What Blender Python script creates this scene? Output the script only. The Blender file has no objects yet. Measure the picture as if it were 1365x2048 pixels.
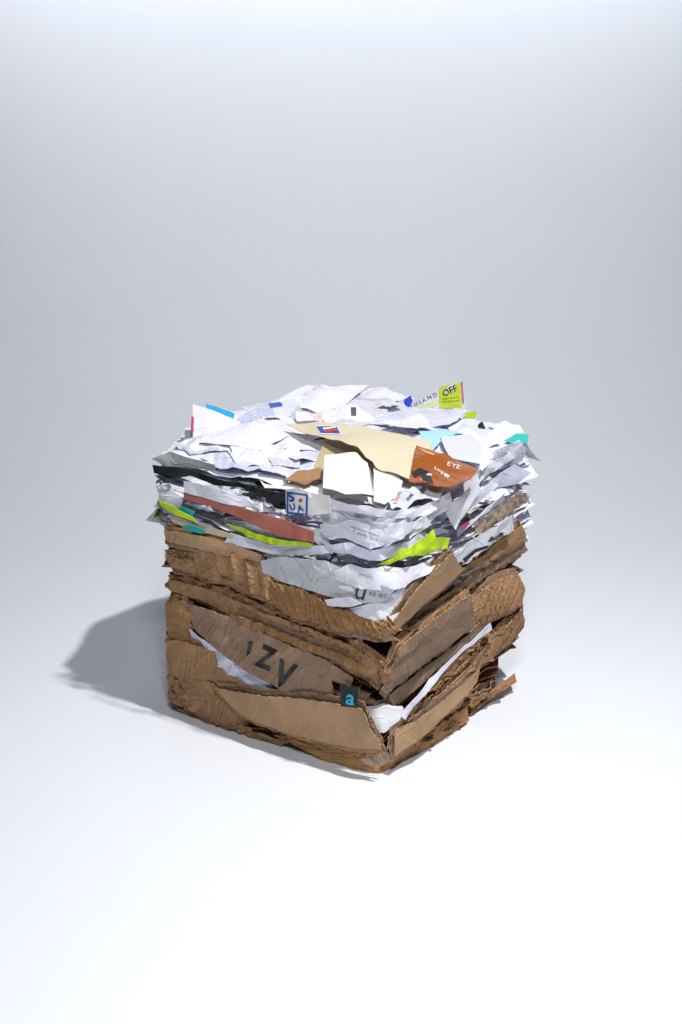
import bpy, bmesh, math, random
from mathutils import Vector, noise, Matrix
from mathutils.geometry import delaunay_2d_cdt
from mathutils.bvhtree import BVHTree
S=bpy.context.scene; COL=S.collection
S.view_settings.view_transform='Standard'; S.view_settings.look='None'; S.view_settings.exposure=0
TH=math.radians(18); FP=2400.0; CAMZ=1.13
CO,SI=math.cos(TH),math.sin(TH)
cam=bpy.data.cameras.new('camera'); co=bpy.data.objects.new('camera',cam); COL.objects.link(co)
co.location=(0,0,CAMZ); co.rotation_euler=(math.radians(72),0,0)
cam.sensor_fit='VERTICAL'; cam.sensor_height=36; cam.lens=FP/2048*36; cam.clip_end=100; S.camera=co
CP=Vector((0,0,CAMZ))
def ray(px,py):
    dx=(px-682.5)/FP; dy=(py-1024)/FP
    return Vector((dx,CO-dy*SI,-SI-dy*CO))
# ---------------- materials
def newmat(n):
    m=bpy.data.materials.new(n); m.use_nodes=True; nt=m.node_tree
    return m,nt,nt.nodes['Principled BSDF']
class NB:
    def __init__(s,nt): s.nt=nt
    def n(s,t,**k):
        x=s.nt.nodes.new(t)
        for a,b in k.items(): setattr(x,a,b)
        return x
    def l(s,a,b): s.nt.links.new(a,b)
    def val(s,sock,v):
        if hasattr(v,'is_output') : s.l(v,sock)
        else: sock.default_value=v
    def math(s,op,a,b=0.0,c=None):
        x=s.n('ShaderNodeMath',operation=op); s.val(x.inputs[0],a); s.val(x.inputs[1],b)
        if c is not None: s.val(x.inputs[2],c)
        return x.outputs[0]
    def mix(s,f,a,b,bt='MIX'):
        x=s.n('ShaderNodeMix',data_type='RGBA',blend_type=bt)
        s.val(x.inputs[0],f); s.val(x.inputs[6],a); s.val(x.inputs[7],b); return x.outputs[2]
    def noise(s,vec,sc,det=2,dist=0):
        x=s.n('ShaderNodeTexNoise'); x.inputs['Scale'].default_value=sc; x.inputs['Detail'].default_value=det
        x.inputs['Distortion'].default_value=dist
        if vec is not None: s.l(vec,x.inputs['Vector'])
        return x.outputs['Fac']
    def ramp(s,f,a,b):
        x=s.n('ShaderNodeMapRange'); s.val(x.inputs[0],f); x.inputs[1].default_value=a; x.inputs[2].default_value=b
        x.clamp=True; return x.outputs[0]
    def ridge(s,f,w):
        return s.math('SUBTRACT',1.0,s.ramp(s.math('ABSOLUTE',s.math('SUBTRACT',f,.5)),0,w))
def c4(c): return (c[0],c[1],c[2],1)
def mul(c,k): return tuple(min(1,x*k) for x in c[:3])
def facets(b,obj,sc):
    nz=b.n('ShaderNodeTexNoise'); nz.inputs['Scale'].default_value=sc*.5; b.l(obj,nz.inputs['Vector'])
    mx=b.n('ShaderNodeMix',data_type='VECTOR'); mx.inputs[0].default_value=.03
    b.l(obj,mx.inputs[4]); b.l(nz.outputs['Color'],mx.inputs[5])
    v=b.n('ShaderNodeTexVoronoi',feature='F1'); v.inputs['Scale'].default_value=sc
    b.l(mx.outputs[1],v.inputs['Vector'])
    return v.outputs['Distance']
def mat_paper(name,col,pr=0,ink=(.12,.12,.2),rough=.65,blk=.5,pitch=.0032,bump=.5,speck=False):
    m,nt,p=newmat(name); b=NB(nt)
    tc=b.n('ShaderNodeTexCoord'); obj=tc.outputs['Object']; uv=tc.outputs['UV']
    oi=b.n('ShaderNodeObjectInfo')
    c=b.mix(b.math('MULTIPLY',oi.outputs['Random'],.8),c4(col),c4(mul(col,.80)))
    if pr:
        sp=b.n('ShaderNodeSeparateXYZ'); b.l(uv,sp.inputs[0])
        row=b.math('DIVIDE',sp.outputs[1],pitch)
        m1=b.math('LESS_THAN',b.math('FRACT',row),.5)
        fl=b.math('FLOOR',row)
        cb=b.n('ShaderNodeCombineXYZ'); b.l(b.math('MULTIPLY',sp.outputs[0],150),cb.inputs[0]); b.l(b.math('MULTIPLY',fl,7.37),cb.inputs[1])
        m2=b.ramp(b.noise(cb.outputs[0],1,1),.36,.44)
        m3=b.math('GREATER_THAN',b.noise(uv,14,0),blk)
        mm=b.math('MULTIPLY',b.math('MULTIPLY',m1,m2),m3)
        c=b.mix(b.math('MULTIPLY',mm,pr),c,c4(ink))
    if speck:
        c=b.mix(b.math('MULTIPLY',b.math('GREATER_THAN',b.noise(uv,700,0),.5),.45),c,(.15,.18,.3,1))
    b.l(c,p.inputs['Base Color']); p.inputs['Roughness'].default_value=rough
    p.inputs['Specular IOR Level'].default_value=.25
    h=b.math('ADD',b.math('MULTIPLY',facets(b,obj,17),1.7),b.math('ADD',b.math('MULTIPLY',b.ridge(b.noise(obj,12,1,.3),.02),.35),b.math('MULTIPLY',b.noise(obj,26,1,.5),.5)))
    bp=b.n('ShaderNodeBump'); bp.inputs['Strength'].default_value=bump; bp.inputs['Distance'].default_value=.004
    b.l(h,bp.inputs['Height']); b.l(bp.outputs[0],p.inputs['Normal'])
    return m
def mat_card(name,col,rough=.75,bump=.8,cr=1.0):
    m,nt,p=newmat(name); b=NB(nt)
    tc=b.n('ShaderNodeTexCoord'); obj=tc.outputs['Object']; uv=tc.outputs['UV']
    oi=b.n('ShaderNodeObjectInfo')
    c=b.mix(oi.outputs['Random'],c4(mul(col,1.22)),c4(mul(col,.72)))
    c=b.mix(b.math('MULTIPLY',b.ramp(b.noise(obj,7,4,.4),.48,.72),.6),c,c4(mul(col,.5)))
    mp=b.n('ShaderNodeMapping'); mp.inputs['Scale'].default_value=(12,330,1); b.l(uv,mp.inputs[0])
    st=b.noise(mp.outputs[0],1,2)
    c=b.mix(b.math('MULTIPLY',b.ramp(st,.4,.8),.12),c,c4(mul(col,1.4)))
    mp2=b.n('ShaderNodeMapping'); mp2.inputs['Scale'].default_value=(58,7,1); b.l(uv,mp2.inputs[0])
    mk=b.ramp(b.noise(obj,9,1),.40,.56)
    crs=b.math('MULTIPLY',b.ridge(b.noise(mp2.outputs[0],1,1,.5),.05),mk)
    crk=b.ridge(b.noise(obj,11,1,.4),.012)
    c=b.mix(b.math('MULTIPLY',b.math('MAXIMUM',crs,crk),.32*cr),c,c4(mul(col,1.8)))
    b.l(c,p.inputs['Base Color']); p.inputs['Roughness'].default_value=rough; p.inputs['Specular IOR Level'].default_value=.2
    h=b.math('ADD',b.math('MULTIPLY',crs,.55*cr),b.math('ADD',b.math('MULTIPLY',facets(b,obj,13),1.8*cr),b.math('ADD',b.math('MULTIPLY',b.noise(obj,90,3,.3),.10),b.math('ADD',b.math('MULTIPLY',st,.05),b.math('MULTIPLY',crk,.35)))))
    bp=b.n('ShaderNodeBump'); bp.inputs['Strength'].default_value=bump; bp.inputs['Distance'].default_value=.005
    b.l(h,bp.inputs['Height']); b.l(bp.outputs[0],p.inputs['Normal'])
    return m
def mat_edge(name,col):
    m,nt,p=newmat(name); b=NB(nt)
    tc=b.n('ShaderNodeTexCoord')
    c=b.mix(b.ramp(b.noise(tc.outputs['Object'],260,1),.42,.58),c4(mul(col,1.3)),c4(mul(col,.35)))
    b.l(c,p.inputs['Base Color']); p.inputs['Roughness'].default_value=.9
    return m
def mat_plain(name,col,rough=.5,alpha=None):
    m,nt,p=newmat(name); b=NB(nt)
    tc=b.n('ShaderNodeTexCoord')
    c=b.mix(b.ramp(b.noise(tc.outputs['Object'],90,3),.3,.9),c4(col),c4(mul(col,.8)))
    b.l(c,p.inputs['Base Color']); p.inputs['Roughness'].default_value=rough
    if alpha is not None: p.inputs['Alpha'].default_value=alpha
    return m
M={}
M['white']=mat_paper('white paper',(.82,.82,.92))
M['warm']=mat_paper('warm white card',(.86,.84,.80),bump=.06)
M['lav']=mat_paper('cool white paper',(.72,.73,.88))
M['print']=mat_paper('printed letter paper',(.80,.80,.90),pr=.65,blk=.46)
M['print_pink']=mat_paper('paper printed pink',(.82,.79,.84),pr=.7,ink=(.6,.1,.18),blk=.42)
M['print_blue']=mat_paper('paper printed blue',(.78,.81,.90),pr=.6,ink=(.05,.15,.5),blk=.42)
M['security']=mat_paper('security patterned envelope paper',(.76,.77,.86),speck=True,bump=.2)
M['grey']=mat_paper('grey paper',(.42,.45,.46))
M['black']=mat_paper('black paper',(.018,.024,.024),rough=.45)
M['greenblack']=mat_paper('dark green paper',(.035,.055,.05))
M['cream']=mat_paper('manila paper',(.72,.64,.46),bump=.25)
M['tan']=mat_paper('tan paper',(.53,.42,.26),bump=.2)
M['salmon']=mat_paper('brick red folder board',(.56,.18,.14),bump=.2)
M['lime']=mat_paper('lime green paper',(.47,.68,.02),bump=.4)
M['teal']=mat_paper('teal paper',(.03,.48,.44),bump=.2)
M['cyan']=mat_paper('cyan paper',(.02,.40,.75),bump=.1)
M['ice']=mat_paper('pale blue paper',(.36,.62,.80),bump=.2)
M['royal']=mat_paper('royal blue paper',(.02,.07,.55),bump=.2)
M['pink']=mat_paper('magenta paper',(.55,.05,.22),bump=.2)
M['orange']=mat_paper('glossy orange brown printed board',(.36,.10,.02),rough=.3,bump=.4)
M['bag']=mat_paper('grey white mailing bag',(.62,.64,.68),rough=.28,bump=.9)
M['foam']=mat_paper('white foam sheet',(.82,.84,.88),bump=.5)
M['kraftpaper']=mat_paper('grey brown kraft paper',(.30,.23,.175),bump=.8)
M['card']=mat_card('brown cardboard',(.315,.180,.092))
M['card2']=mat_card('golden brown cardboard',(.36,.192,.084))
M['cardgrey']=mat_card('grey brown cardboard',(.275,.182,.125),cr=.8)
M['cardlight']=mat_card('light tan cardboard',(.41,.255,.145),bump=.45,cr=.4)
M['edge']=mat_edge('corrugated edge',(.38,.23,.125))
M['ink']=mat_plain('black ink',(.012,.012,.015))
M['inkgrey']=mat_plain('grey ink',(.10,.10,.13))
M['inkblue']=mat_plain('blue ink',(.01,.07,.40))
M['inkred']=mat_plain('red ink',(.55,.03,.03))
M['inkwhite']=mat_plain('white ink',(.82,.82,.82))
M['inkcyan']=mat_plain('cyan ink',(.02,.45,.72))
M['inkpink']=mat_plain('pink ink',(.60,.12,.22))
M['inklime']=mat_plain('lime ink',(.52,.68,.02))
M['inkpale']=mat_plain('pale lime ink',(.72,.80,.35))
M['inkorange']=mat_plain('pale orange ink',(.75,.30,.06))
M['film']=mat_plain('clear plastic film',(.9,.9,.92),rough=.06,alpha=.08)
CARDS={'card','card2','cardgrey','cardlight'}
# ---------------- bale shape
F=Vector((.067,1.946)); L=Vector((-.3485,2.204)); R=Vector((.374,2.308))
LB=Vector((-.325,2.42)); BK=Vector((-.08,2.64)); RB=Vector((.24,2.60))
FOOT=[F,R,RB,BK,LB,L]
FT=[(p.x,p.y) for p in FOOT]
EA=L-F; EB=R-F; DET=EA.x*EB.y-EA.y*EB.x
def ab(x,y):
    dx,dy=x-F.x,y-F.y
    a=(dx*EB.y-dy*EB.x)/DET; b=(EA.x*dy-EA.y*dx)/DET
    return max(-.1,min(1.2,a)),max(-.1,min(1.2,b))
def bil(x,y,f,l,r,k):
    a,b=ab(x,y); return f*(1-a)*(1-b)+l*a*(1-b)+r*(1-a)*b+k*a*b
def zc(x,y): return bil(x,y,.272,.372,.325,.36)
def zt(x,y):
    return bil(x,y,.482,.497,.508,.548)+.010*noise.noise(Vector((x*9,y*9,0)))
Z=Vector((0,0,1)); X=Vector((1,0,0))
def fr_face(p,q):
    U=Vector((q.x-p.x,q.y-p.y,0)).normalized(); return (Vector((p.x,p.y,0)),U,Z.copy(),U.cross(Z))
FR={'left':fr_face(L,F),'right':fr_face(F,R),'top':(Vector((0,0,0)),X.copy(),Vector((0,1,0)),Z.copy()),
    'ground':(Vector((0,0,0)),X.copy(),Vector((0,1,0)),Z.copy())}
NCo=(FR['left'][3]+FR['right'][3]).normalized()
FR['corner']=(Vector((F.x,F.y,0)),Z.cross(NCo)*1.0,Z.copy(),NCo.copy())
def lean(y,z,tilt,yaw=0):
    V=Vector((0,math.sin(tilt),math.cos(tilt))); U=Matrix.Rotation(yaw,3,'Z')@X; V=Matrix.Rotation(yaw,3,'Z')@V
    return (Vector((0,y,z)),U,V,U.cross(V))
FR['lean_back']=lean(2.60,.54,.55)
FR['lean_left']=lean(2.40,.52,.45,.25)
FR['lean_coupon']=lean(2.53,.53,.25,-.15)
def wrap(a): return -.80*(math.sqrt(a*a+.022**2)-.010)
def unp(px,py,pl,off=0):
    d=ray(px,py)
    if pl not in('top','ground'):
        O,U,V,N=FR[pl]; e=0
        for i in range(1 if pl!='corner' else 25):
            t=(O+N*(off+e)-CP).dot(N)/d.dot(N); w=CP+d*t-O
            if pl=='corner': e=.5*e+.5*wrap(w.dot(U))
        return w.dot(U),w.dot(V)
    z=off if pl=='ground' else .52+off
    for i in range(30):
        t=(z-CAMZ)/d.z; w=CP+d*t
        if pl=='ground': break
        z=z*.4+.6*(zt(w.x,w.y)+off)
    return w.x,w.y
def tri(x): return abs((x%1)*2-1)-.5
class Crum:
    def __init__(s,amp,wl,rnd,n=4,ang=None):
        s.t=[]
        for i in range(n):
            th=rnd.uniform(0,math.pi) if ang is None or i>1 else ang+rnd.uniform(-.25,.25)
            s.t.append((math.cos(th),math.sin(th),1/(wl*(.62**i)*rnd.uniform(.8,1.25)),rnd.random(),amp*(.6**i)))
        s.sd=rnd.uniform(0,100); s.wl=wl
    def __call__(s,a,b):
        r=0; w=noise.noise(Vector((a*6,b*6,s.sd))); w2=noise.noise(Vector((a*6+40,b*6,s.sd)))
        for i,(c,sn,f,ph,am) in enumerate(s.t):
            k=.15+2.2*max(0,noise.noise(Vector((a*8,b*8,s.sd+i*5)))+.15)
            r+=am*k*tri((a+w*.03)*c*f+(b+w2*.03)*sn*f+ph)
        return r
def inside(p,poly):
    r=False; n=len(poly); x,y=p
    for i in range(n):
        x1,y1=poly[i]; x2,y2=poly[i-1]
        if (y1>y)!=(y2>y) and x<(x2-x1)*(y-y1)/(y2-y1)+x1: r=not r
    return r
def dseg(p,poly):
    m=1e9; x,y=p; n=len(poly)
    for i in range(n):
        x1,y1=poly[i]; x2,y2=poly[i-1]; dx,dy=x2-x1,y2-y1; l=dx*dx+dy*dy or 1e-12
        t=max(0,min(1,((x-x1)*dx+(y-y1)*dy)/l)); d=(x-x1-t*dx)**2+(y-y1-t*dy)**2
        if d<m: m=d
    return math.sqrt(m)
def tag(o,label,cat,group=None):
    o['label']=label; o['category']=cat
    if group: o['group']=group
def densify(poly,sp,torn,rnd):
    out=[]; n=len(poly)
    for i in range(n):
        a=Vector(poly[i][:2]); b=Vector(poly[(i+1)%n][:2]); d=b-a; k=max(1,int(d.length/sp)); nn=Vector((-d.y,d.x)).normalized() if d.length>0 else Vector((0,0))
        for j in range(k):
            p=a+d*(j/k)
            if j: p=p+nn*rnd.gauss(0,torn)
            out.append((p.x,p.y))
    return out
def piece(name,mat,poly,frame,offs=None,base=None,sp=.009,amp=.003,wl=.05,thick=.0010,torn=.0003,bulge=0,bw=.02,seed=0,ang=None,interior=None,uvrot=None,sharp=12):
    rnd=random.Random(seed*7919+13)
    pl=[(p[0],p[1]) for p in poly]
    A=sum(pl[i][0]*pl[(i+1)%len(pl)][1]-pl[(i+1)%len(pl)][0]*pl[i][1] for i in range(len(pl)))
    if A<0:
        pl=pl[::-1]
        if offs: offs=offs[::-1]
    ctrl=list(pl)
    ol=densify(pl,sp,torn,rnd)
    xs=[p[0] for p in ol]; ys=[p[1] for p in ol]
    pts=list(ol); isp=interior or sp
    x=min(xs)+isp/2
    while x<max(xs):
        y=min(ys)+isp/2
        while y<max(ys):
            q=(x+rnd.uniform(-.4,.4)*isp,y+rnd.uniform(-.4,.4)*isp)
            if inside(q,ol) and dseg(q,pl)>sp*.45: pts.append(q)
            y+=isp
        x+=isp
    if interior:
        for k in (1,2,3):
            cx=sum(xs)/len(xs); cy=sum(ys)/len(ys)
            for q in ol[::1]:
                v=Vector((cx-q[0],cy-q[1])).normalized()*sp*k*1.1
                q2=(q[0]+v.x+rnd.uniform(-.002,.002),q[1]+v.y+rnd.uniform(-.002,.002))
                if inside(q2,ol): pts.append(q2)
    vs,es,fs,_,_,_=delaunay_2d_cdt([Vector(p) for p in pts],[],[list(range(len(ol)))],1,1e-6)
    cr=Crum(amp,wl,rnd,ang=ang)
    O,U,V,N=frame
    ws=[]
    for v in vs:
        o=cr(v.x,v.y)
        if offs:
            sw=so=0
            for (q,f) in zip(ctrl,offs):
                w=1/(((v.x-q[0])**2+(v.y-q[1])**2)+1e-6)**1.1; sw+=w; so+=w*f
            o+=so/sw
        if base: o+=base(v.x,v.y)
        if bulge: o+=.5*bulge*(min(1,dseg((v.x,v.y),pl)/bw)-.5)
        ws.append(O+U*v.x+V*v.y+N*o)
    n=len(ws); me=bpy.data.meshes.new(name)
    cen=sum(ws,Vector())/n
    cnt={}
    F2=[]
    for f in fs:
        f=list(f); a,b_,c=[vs[i] for i in f[:3]]
        if (b_.x-a.x)*(c.y-a.y)-(b_.y-a.y)*(c.x-a.x)<0: f=f[::-1]
        F2.append(f)
        for i in range(3):
            e=(f[i],f[(i+1)%3]); cnt[e]=1
    faces=[tuple(f) for f in F2]+[tuple(i+n for i in f[::-1]) for f in F2]
    nb=0
    for e in list(cnt):
        if (e[1],e[0]) not in cnt:
            faces.append((e[1],e[0],e[0]+n,e[1]+n)); nb+=1
    low=[w-N*thick for w in ws]
    me.from_pydata([w-cen for w in ws]+[w-cen for w in low],[],faces)
    tm=1.4 if mat in CARDS else .6
    uvl=me.uv_layers.new(name='UVMap'); th=rnd.uniform(-tm,tm) if uvrot is None else uvrot; cc,ss=math.cos(th),math.sin(th)
    vv=[(v.x*cc+v.y*ss,-v.x*ss+v.y*cc) for v in vs]
    for lp in me.loops:
        q=vv[lp.vertex_index%n]; uvl.data[lp.index].uv=q
    me.materials.append(M[mat])
    if mat in CARDS:
        me.materials.append(M['edge'])
        for k in range(len(faces)-nb,len(faces)): me.polygons[k].material_index=1
    for p in me.polygons: p.use_smooth=True
    me.set_sharp_from_angle(angle=math.radians(sharp))
    ob=bpy.data.objects.new(name,me); COL.objects.link(ob); ob.location=cen
    bv=BVHTree.FromPolygons(ws,[tuple(f) for f in F2])
    return ob,bv,N
SEED=[100]
def pix(name,label,cat,pl,mat,pts,o=0.0,group=None,ply=True,**k):
    SEED[0]+=1
    poly=[];offs=[]
    for p in pts:
        off=o+(p[2] if len(p)>2 else 0)
        poly.append(unp(p[0],p[1],pl,off)); offs.append(off)
    base=(lambda a,b: zt(a,b)) if pl=='top' else ((lambda a,b: wrap(a)) if pl=='corner' else None)
    if mat in CARDS:
        k.setdefault('thick',.0028); k.setdefault('amp',.0035); k.setdefault('wl',.055); k.setdefault('sp',.0065); k.setdefault('torn',.0006)
    r=piece(name,mat,poly,FR[pl],offs=list(offs),base=base,seed=SEED[0],**k)
    tag(r[0],label,cat,group)
    if name=='folded_cardboard' and pl in('left','right') and ply:
        rn=random.Random(SEED[0]); k2=dict(k); k2['amp']=k2['amp']*.9+.0015; k2.pop('ang',None); k2['sp']=.008
        for (dz,do) in ((-.0070,-.0055),(.0065,-.0075),(-.0135,-.010),(.012,-.012)):
            pp=[(q[0]+rn.uniform(-.008,.008),max(.005,q[1]+dz+rn.uniform(-.004,.004))) for q in poly]
            oo=[v+do+rn.uniform(-.002,.003) for v in offs]
            c=piece('inner_ply',rn.choice(['cardgrey','card',mat]),pp,FR[pl],offs=oo,base=base,seed=SEED[0]+int(dz*1e5)+4000,**k2)[0]
            lc=c.location-r[0].location; c.parent=r[0]; c.location=lc
    return r
def cast(r,px,py,lift):
    d=ray(px,py); h=r[1].ray_cast(CP,d)
    if h[0] is None:
        h=r[1].find_nearest(CP+d*(r[0].location-CP).length/d.length)
        return h[0]+ (h[1] if h[1].dot(CP-h[0])>0 else -h[1])*lift
    nn=h[1] if h[1].dot(d)<0 else -h[1]
    return h[0]+nn*lift
def put(r,name,mat,v2,faces,lift=.0009):
    ws=[cast(r,p[0],p[1],lift) for p in v2]
    me=bpy.data.meshes.new(name); me.from_pydata([w-r[0].location for w in ws],[],faces); me.materials.append(M[mat])
    ob=bpy.data.objects.new(name,me); COL.objects.link(ob); ob.parent=r[0]; return ob
def decal(r,name,mat,poly,lift=.0009,sp=5):
    rnd=random.Random(3); ol=densify(poly,sp,0,rnd); pts=list(ol)
    xs=[p[0] for p in ol]; ys=[p[1] for p in ol]; x=min(xs)
    while x<max(xs):
        y=min(ys)
        while y<max(ys):
            if inside((x,y),ol) and dseg((x,y),poly)>1.5: pts.append((x,y))
            y+=sp
        x+=sp
    vs,es,fs,_,_,_=delaunay_2d_cdt([Vector(p) for p in pts],[],[list(range(len(ol)))],1,1e-6)
    return put(r,name,mat,[(v.x,v.y) for v in vs],[tuple(f) for f in fs],lift)
def text(r,s,p0,p1,mat,k=1.0,name='printed_lettering',shear=None,lift=.0012,cut=4,bold=0):
    cu=bpy.data.curves.new('t','FONT'); cu.body=s; cu.resolution_u=2; cu.offset=bold
    to=bpy.data.objects.new('t',cu); COL.objects.link(to)
    dg=bpy.context.evaluated_depsgraph_get(); dg.update()
    me=bpy.data.meshes.new_from_object(to.evaluated_get(dg)); bpy.data.objects.remove(to); 
    bm=bmesh.new(); bm.from_mesh(me)
    w=max(v.co.x for v in bm.verts); d=Vector(p1)-Vector(p0); sc=d.length/w; dn=d.normalized(); pn=Vector((dn.y,-dn.x)) if shear is None else Vector(shear).normalized()
    bmesh.ops.triangulate(bm,faces=bm.faces)
    for i in range(3):
        le=[e for e in bm.edges if e.calc_length()*sc>cut]
        if le: bmesh.ops.subdivide_edges(bm,edges=le,cuts=1); bmesh.ops.triangulate(bm,faces=bm.faces)
    v2=[]
    for v in bm.verts:
        q=Vector(p0)+dn*v.co.x*sc+pn*v.co.y*sc*k; v2.append((q.x,q.y))
    fs=[[v.index for v in f.verts] for f in bm.faces]
    bm.free(); return put(r,name,mat,v2,fs,lift)
# ---------------- full layers
def footprint(rnd,lo,hi,seg=(.03,.11),cut=.012,rcut=None):
    out=[]; n=len(FOOT)
    for i in range(n):
        a=FOOT[i]; b=FOOT[(i+1)%n]; d=b-a; Ln=d.length; dn=d/Ln; nn=Vector((dn.y,-dn.x))
        s=cut if not(rcut and i==1) else rcut
        end=Ln-(cut if not(rcut and i==0) else rcut)
        while s<end-.008:
            e=min(end,s+rnd.uniform(*seg)); o1=rnd.uniform(lo,hi); o2=o1+rnd.uniform(-.010,.010)
            p=a+dn*s+nn*o1; q=a+dn*(e-.004)+nn*o2
            out+= [(p.x,p.y),(q.x,q.y)]; s=e
    return out
def rimcurl(x,y,wv,am,w=.035,fr=11):
    d=dseg((x,y),FT)
    if not inside((x,y),FT): d=0
    if d>w: return 0
    return am*(1-d/w)**1.5*noise.noise(Vector((x*fr,y*fr,wv+9)))
NC=22
for k in range(NC):
    rnd=random.Random(500+k); fq=(k+.15)/NC
    poly=footprint(rnd,-.030,.006,seg=(.05,.2),cut=.006,rcut=.07 if fq<.22 else None)
    wv=rnd.uniform(0,50)
    def base(x,y,fq=fq,wv=wv):
        z=.004+fq*zc(x,y)+.004*noise.noise(Vector((x*8,y*8,wv)))*(0 if fq<.02 else 1)
        z+=rimcurl(x,y,wv,.024)
        return max(z,.004)
    m=rnd.choice(['card','card','card2','cardgrey'])
    ob,_,_=piece('cardboard_sheet',m,poly,FR['top'],base=base,sp=.012,interior=.06,amp=.002 if k else .0005,wl=.06,thick=.003,torn=.0006,seed=500+k)
    tag(ob,'large crushed brown cardboard sheet pressed inside the lower half of the bale','cardboard','full width cardboard sheets packed in the bale')
NP=26
for k in range(NP):
    rnd=random.Random(700+k); fq=(k+.3)/NP
    poly=footprint(rnd,-.036,.012,seg=(.06,.22),cut=.004)
    wv=rnd.uniform(0,50)
    def base(x,y,fq=fq,wv=wv):
        return zc(x,y)*(1-fq)+zt(x,y)*fq+.003*noise.noise(Vector((x*10,y*10,wv)))+(rimcurl(x,y,wv,.022,fr=12) if fq<.9 else rimcurl(x,y,wv,.010)-.002)
    m=rnd.choice(['white','white','lav','print','white','lav'])
    ob,_,_=piece('paper_sheet',m,poly,FR['top'],base=base,sp=.010,interior=.045,amp=.003,wl=.05,thick=.0009,seed=700+k)
    tag(ob,'wide crumpled white paper sheet squeezed flat inside the upper half of the bale','paper','wide white sheets packed in the bale')
# ---------------- edge scraps
PER=[LB,L,F,R,RB]
SEG=[(PER[i],PER[i+1]) for i in range(4)]
def edge_scrap(seg,s,z,mat,ln,outw,droop,roll,yaw,seed,name,label,cat,group,thick=.0008,amp=.003,inw=.05):
    a,b=seg; d=(b-a).normalized(); T=Vector((d.x,d.y,0)); Nn=Vector((d.y,-d.x,0)).normalized()
    if Nn.dot(Vector((.02,2.3,0))-Vector((a.x,a.y,0)))>0: Nn=-Nn
    p=a+d*s; O=Vector((p.x,p.y,z))
    U=T.copy(); V=Nn.copy()
    if U.cross(V).z<0: U=-U
    q=Matrix.Rotation(yaw,3,'Z'); U=q@U; V=q@V
    q=Matrix.Rotation(-droop,3,U); V=q@V
    q=Matrix.Rotation(roll,3,V); U=q@U
    N=U.cross(V)
    rnd=random.Random(seed); h1=outw*rnd.uniform(.2,1); h2=outw*rnd.uniform(.2,1)
    poly=[(-ln/2,-inw),(ln/2,-inw),(ln/2+rnd.uniform(-.012,.012),h1)]
    if rnd.random()<.35: poly.append((rnd.uniform(-ln*.3,ln*.3),max(h1,h2)+outw*rnd.uniform(.0,.3)))
    poly.append((-ln/2+rnd.uniform(-.012,.012),h2))
    rnd2=rnd.uniform(-.3,1)
    def base(x,y): return -max(0,y+.01)**2*rnd2*11
    ob,_,_=piece(name,mat,poly,(O,U,V,N),base=base,sp=.008,amp=amp,wl=.05,thick=thick,torn=.0003,seed=seed)
    tag(ob,label,cat,group)
def rim_strip(face,s,z,ln,h,off,slope,mat,seed,name,label,cat,group,thick,amp,droop=True):
    rnd=random.Random(seed); n=max(2,int(ln/.035)); sd=rnd.uniform(0,99); top=[];bot=[];to=[];bo=[]
    for i in range(n+1):
        t=i/n; a=s+(t-.5)*ln; zz=z+slope*(a-s)+.007*noise.noise(Vector((a*14,sd,0)))+rnd.uniform(-.001,.001)
        hh=h*(.6+.6*rnd.random()) if i not in(0,n) else h*rnd.uniform(.1,.8)
        lip=.5+.9*noise.noise(Vector((a*12,sd,3)))
        e=-.010 if i in(0,n) else 0
        if droop: top.append((a,zz+hh/2)); to.append(off-.014+e); bot.append((a,zz-hh/2)); bo.append(off+.011*lip+e)
        else: top.append((a,zz+hh/2)); to.append(off+.011*lip+e); bot.append((a,zz-hh/2)); bo.append(off-.010+e)
    poly=bot+top[::-1]; offs=bo+to[::-1]
    poly=[(p[0],max(.006,p[1])) for p in poly]
    ob,_,_=piece(name,mat,poly,FR[face],offs=offs,sp=.008,amp=amp,wl=.04,thick=thick,torn=.0004,seed=seed)
    tag(ob,label,cat,group)
rnd=random.Random(42)
DESC={'white':('paper_scrap','crumpled plain white paper scrap','paper'),'lav':('paper_scrap','bluish white paper scrap','paper'),'print':('printed_scrap','white printed paper scrap','paper'),
 'grey':('paper_scrap','grey paper scrap','paper'),'cream':('paper_scrap','cream paper scrap','paper'),'teal':('paper_scrap','teal paper scrap','paper'),'lime':('paper_scrap','lime green paper scrap','paper'),'bag':('bag_scrap','shiny grey plastic bag scrap','plastic'),'pink':('paper_scrap','magenta paper scrap','paper'),'kraftpaper':('kraft_scrap','grey brown kraft paper scrap','paper'),'black':('paper_scrap','black paper scrap','paper')}
for i in range(120):
    w=rnd.choices([0,1,2,3],[.03,.40,.53,.04])[0]; a,b=SEG[w]; Ln=(b-a).length; s=rnd.uniform(.04,Ln-.04); p=a+(b-a).normalized()*s
    f=rnd.uniform(.02,.96); z=zc(p.x,p.y)*(1-f)+zt(p.x,p.y)*f
    if w>=2: m=rnd.choices(['white','lav','print','grey','kraftpaper','pink'],[10,6,3,.4,.4,.3])[0]
    else: m=rnd.choices(['white','lav','print','grey','cream','teal','lime','bag','black'],[9,5,3,.8,.8,.4,.6,.6,.3])[0]
    nm,de,ca=DESC[m]; side='left' if w<2 else 'right'
    edge_scrap(SEG[w],s,z,m,rnd.uniform(.05,.18),rnd.uniform(.012,.030),math.radians(rnd.uniform(-4,55)),math.radians(rnd.gauss(0,5)),rnd.uniform(-.12,.12),9000+i,nm,
      de+' sticking out of the '+side+' side of the bale',ca,de+'s on the '+side,amp=.003)
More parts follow.
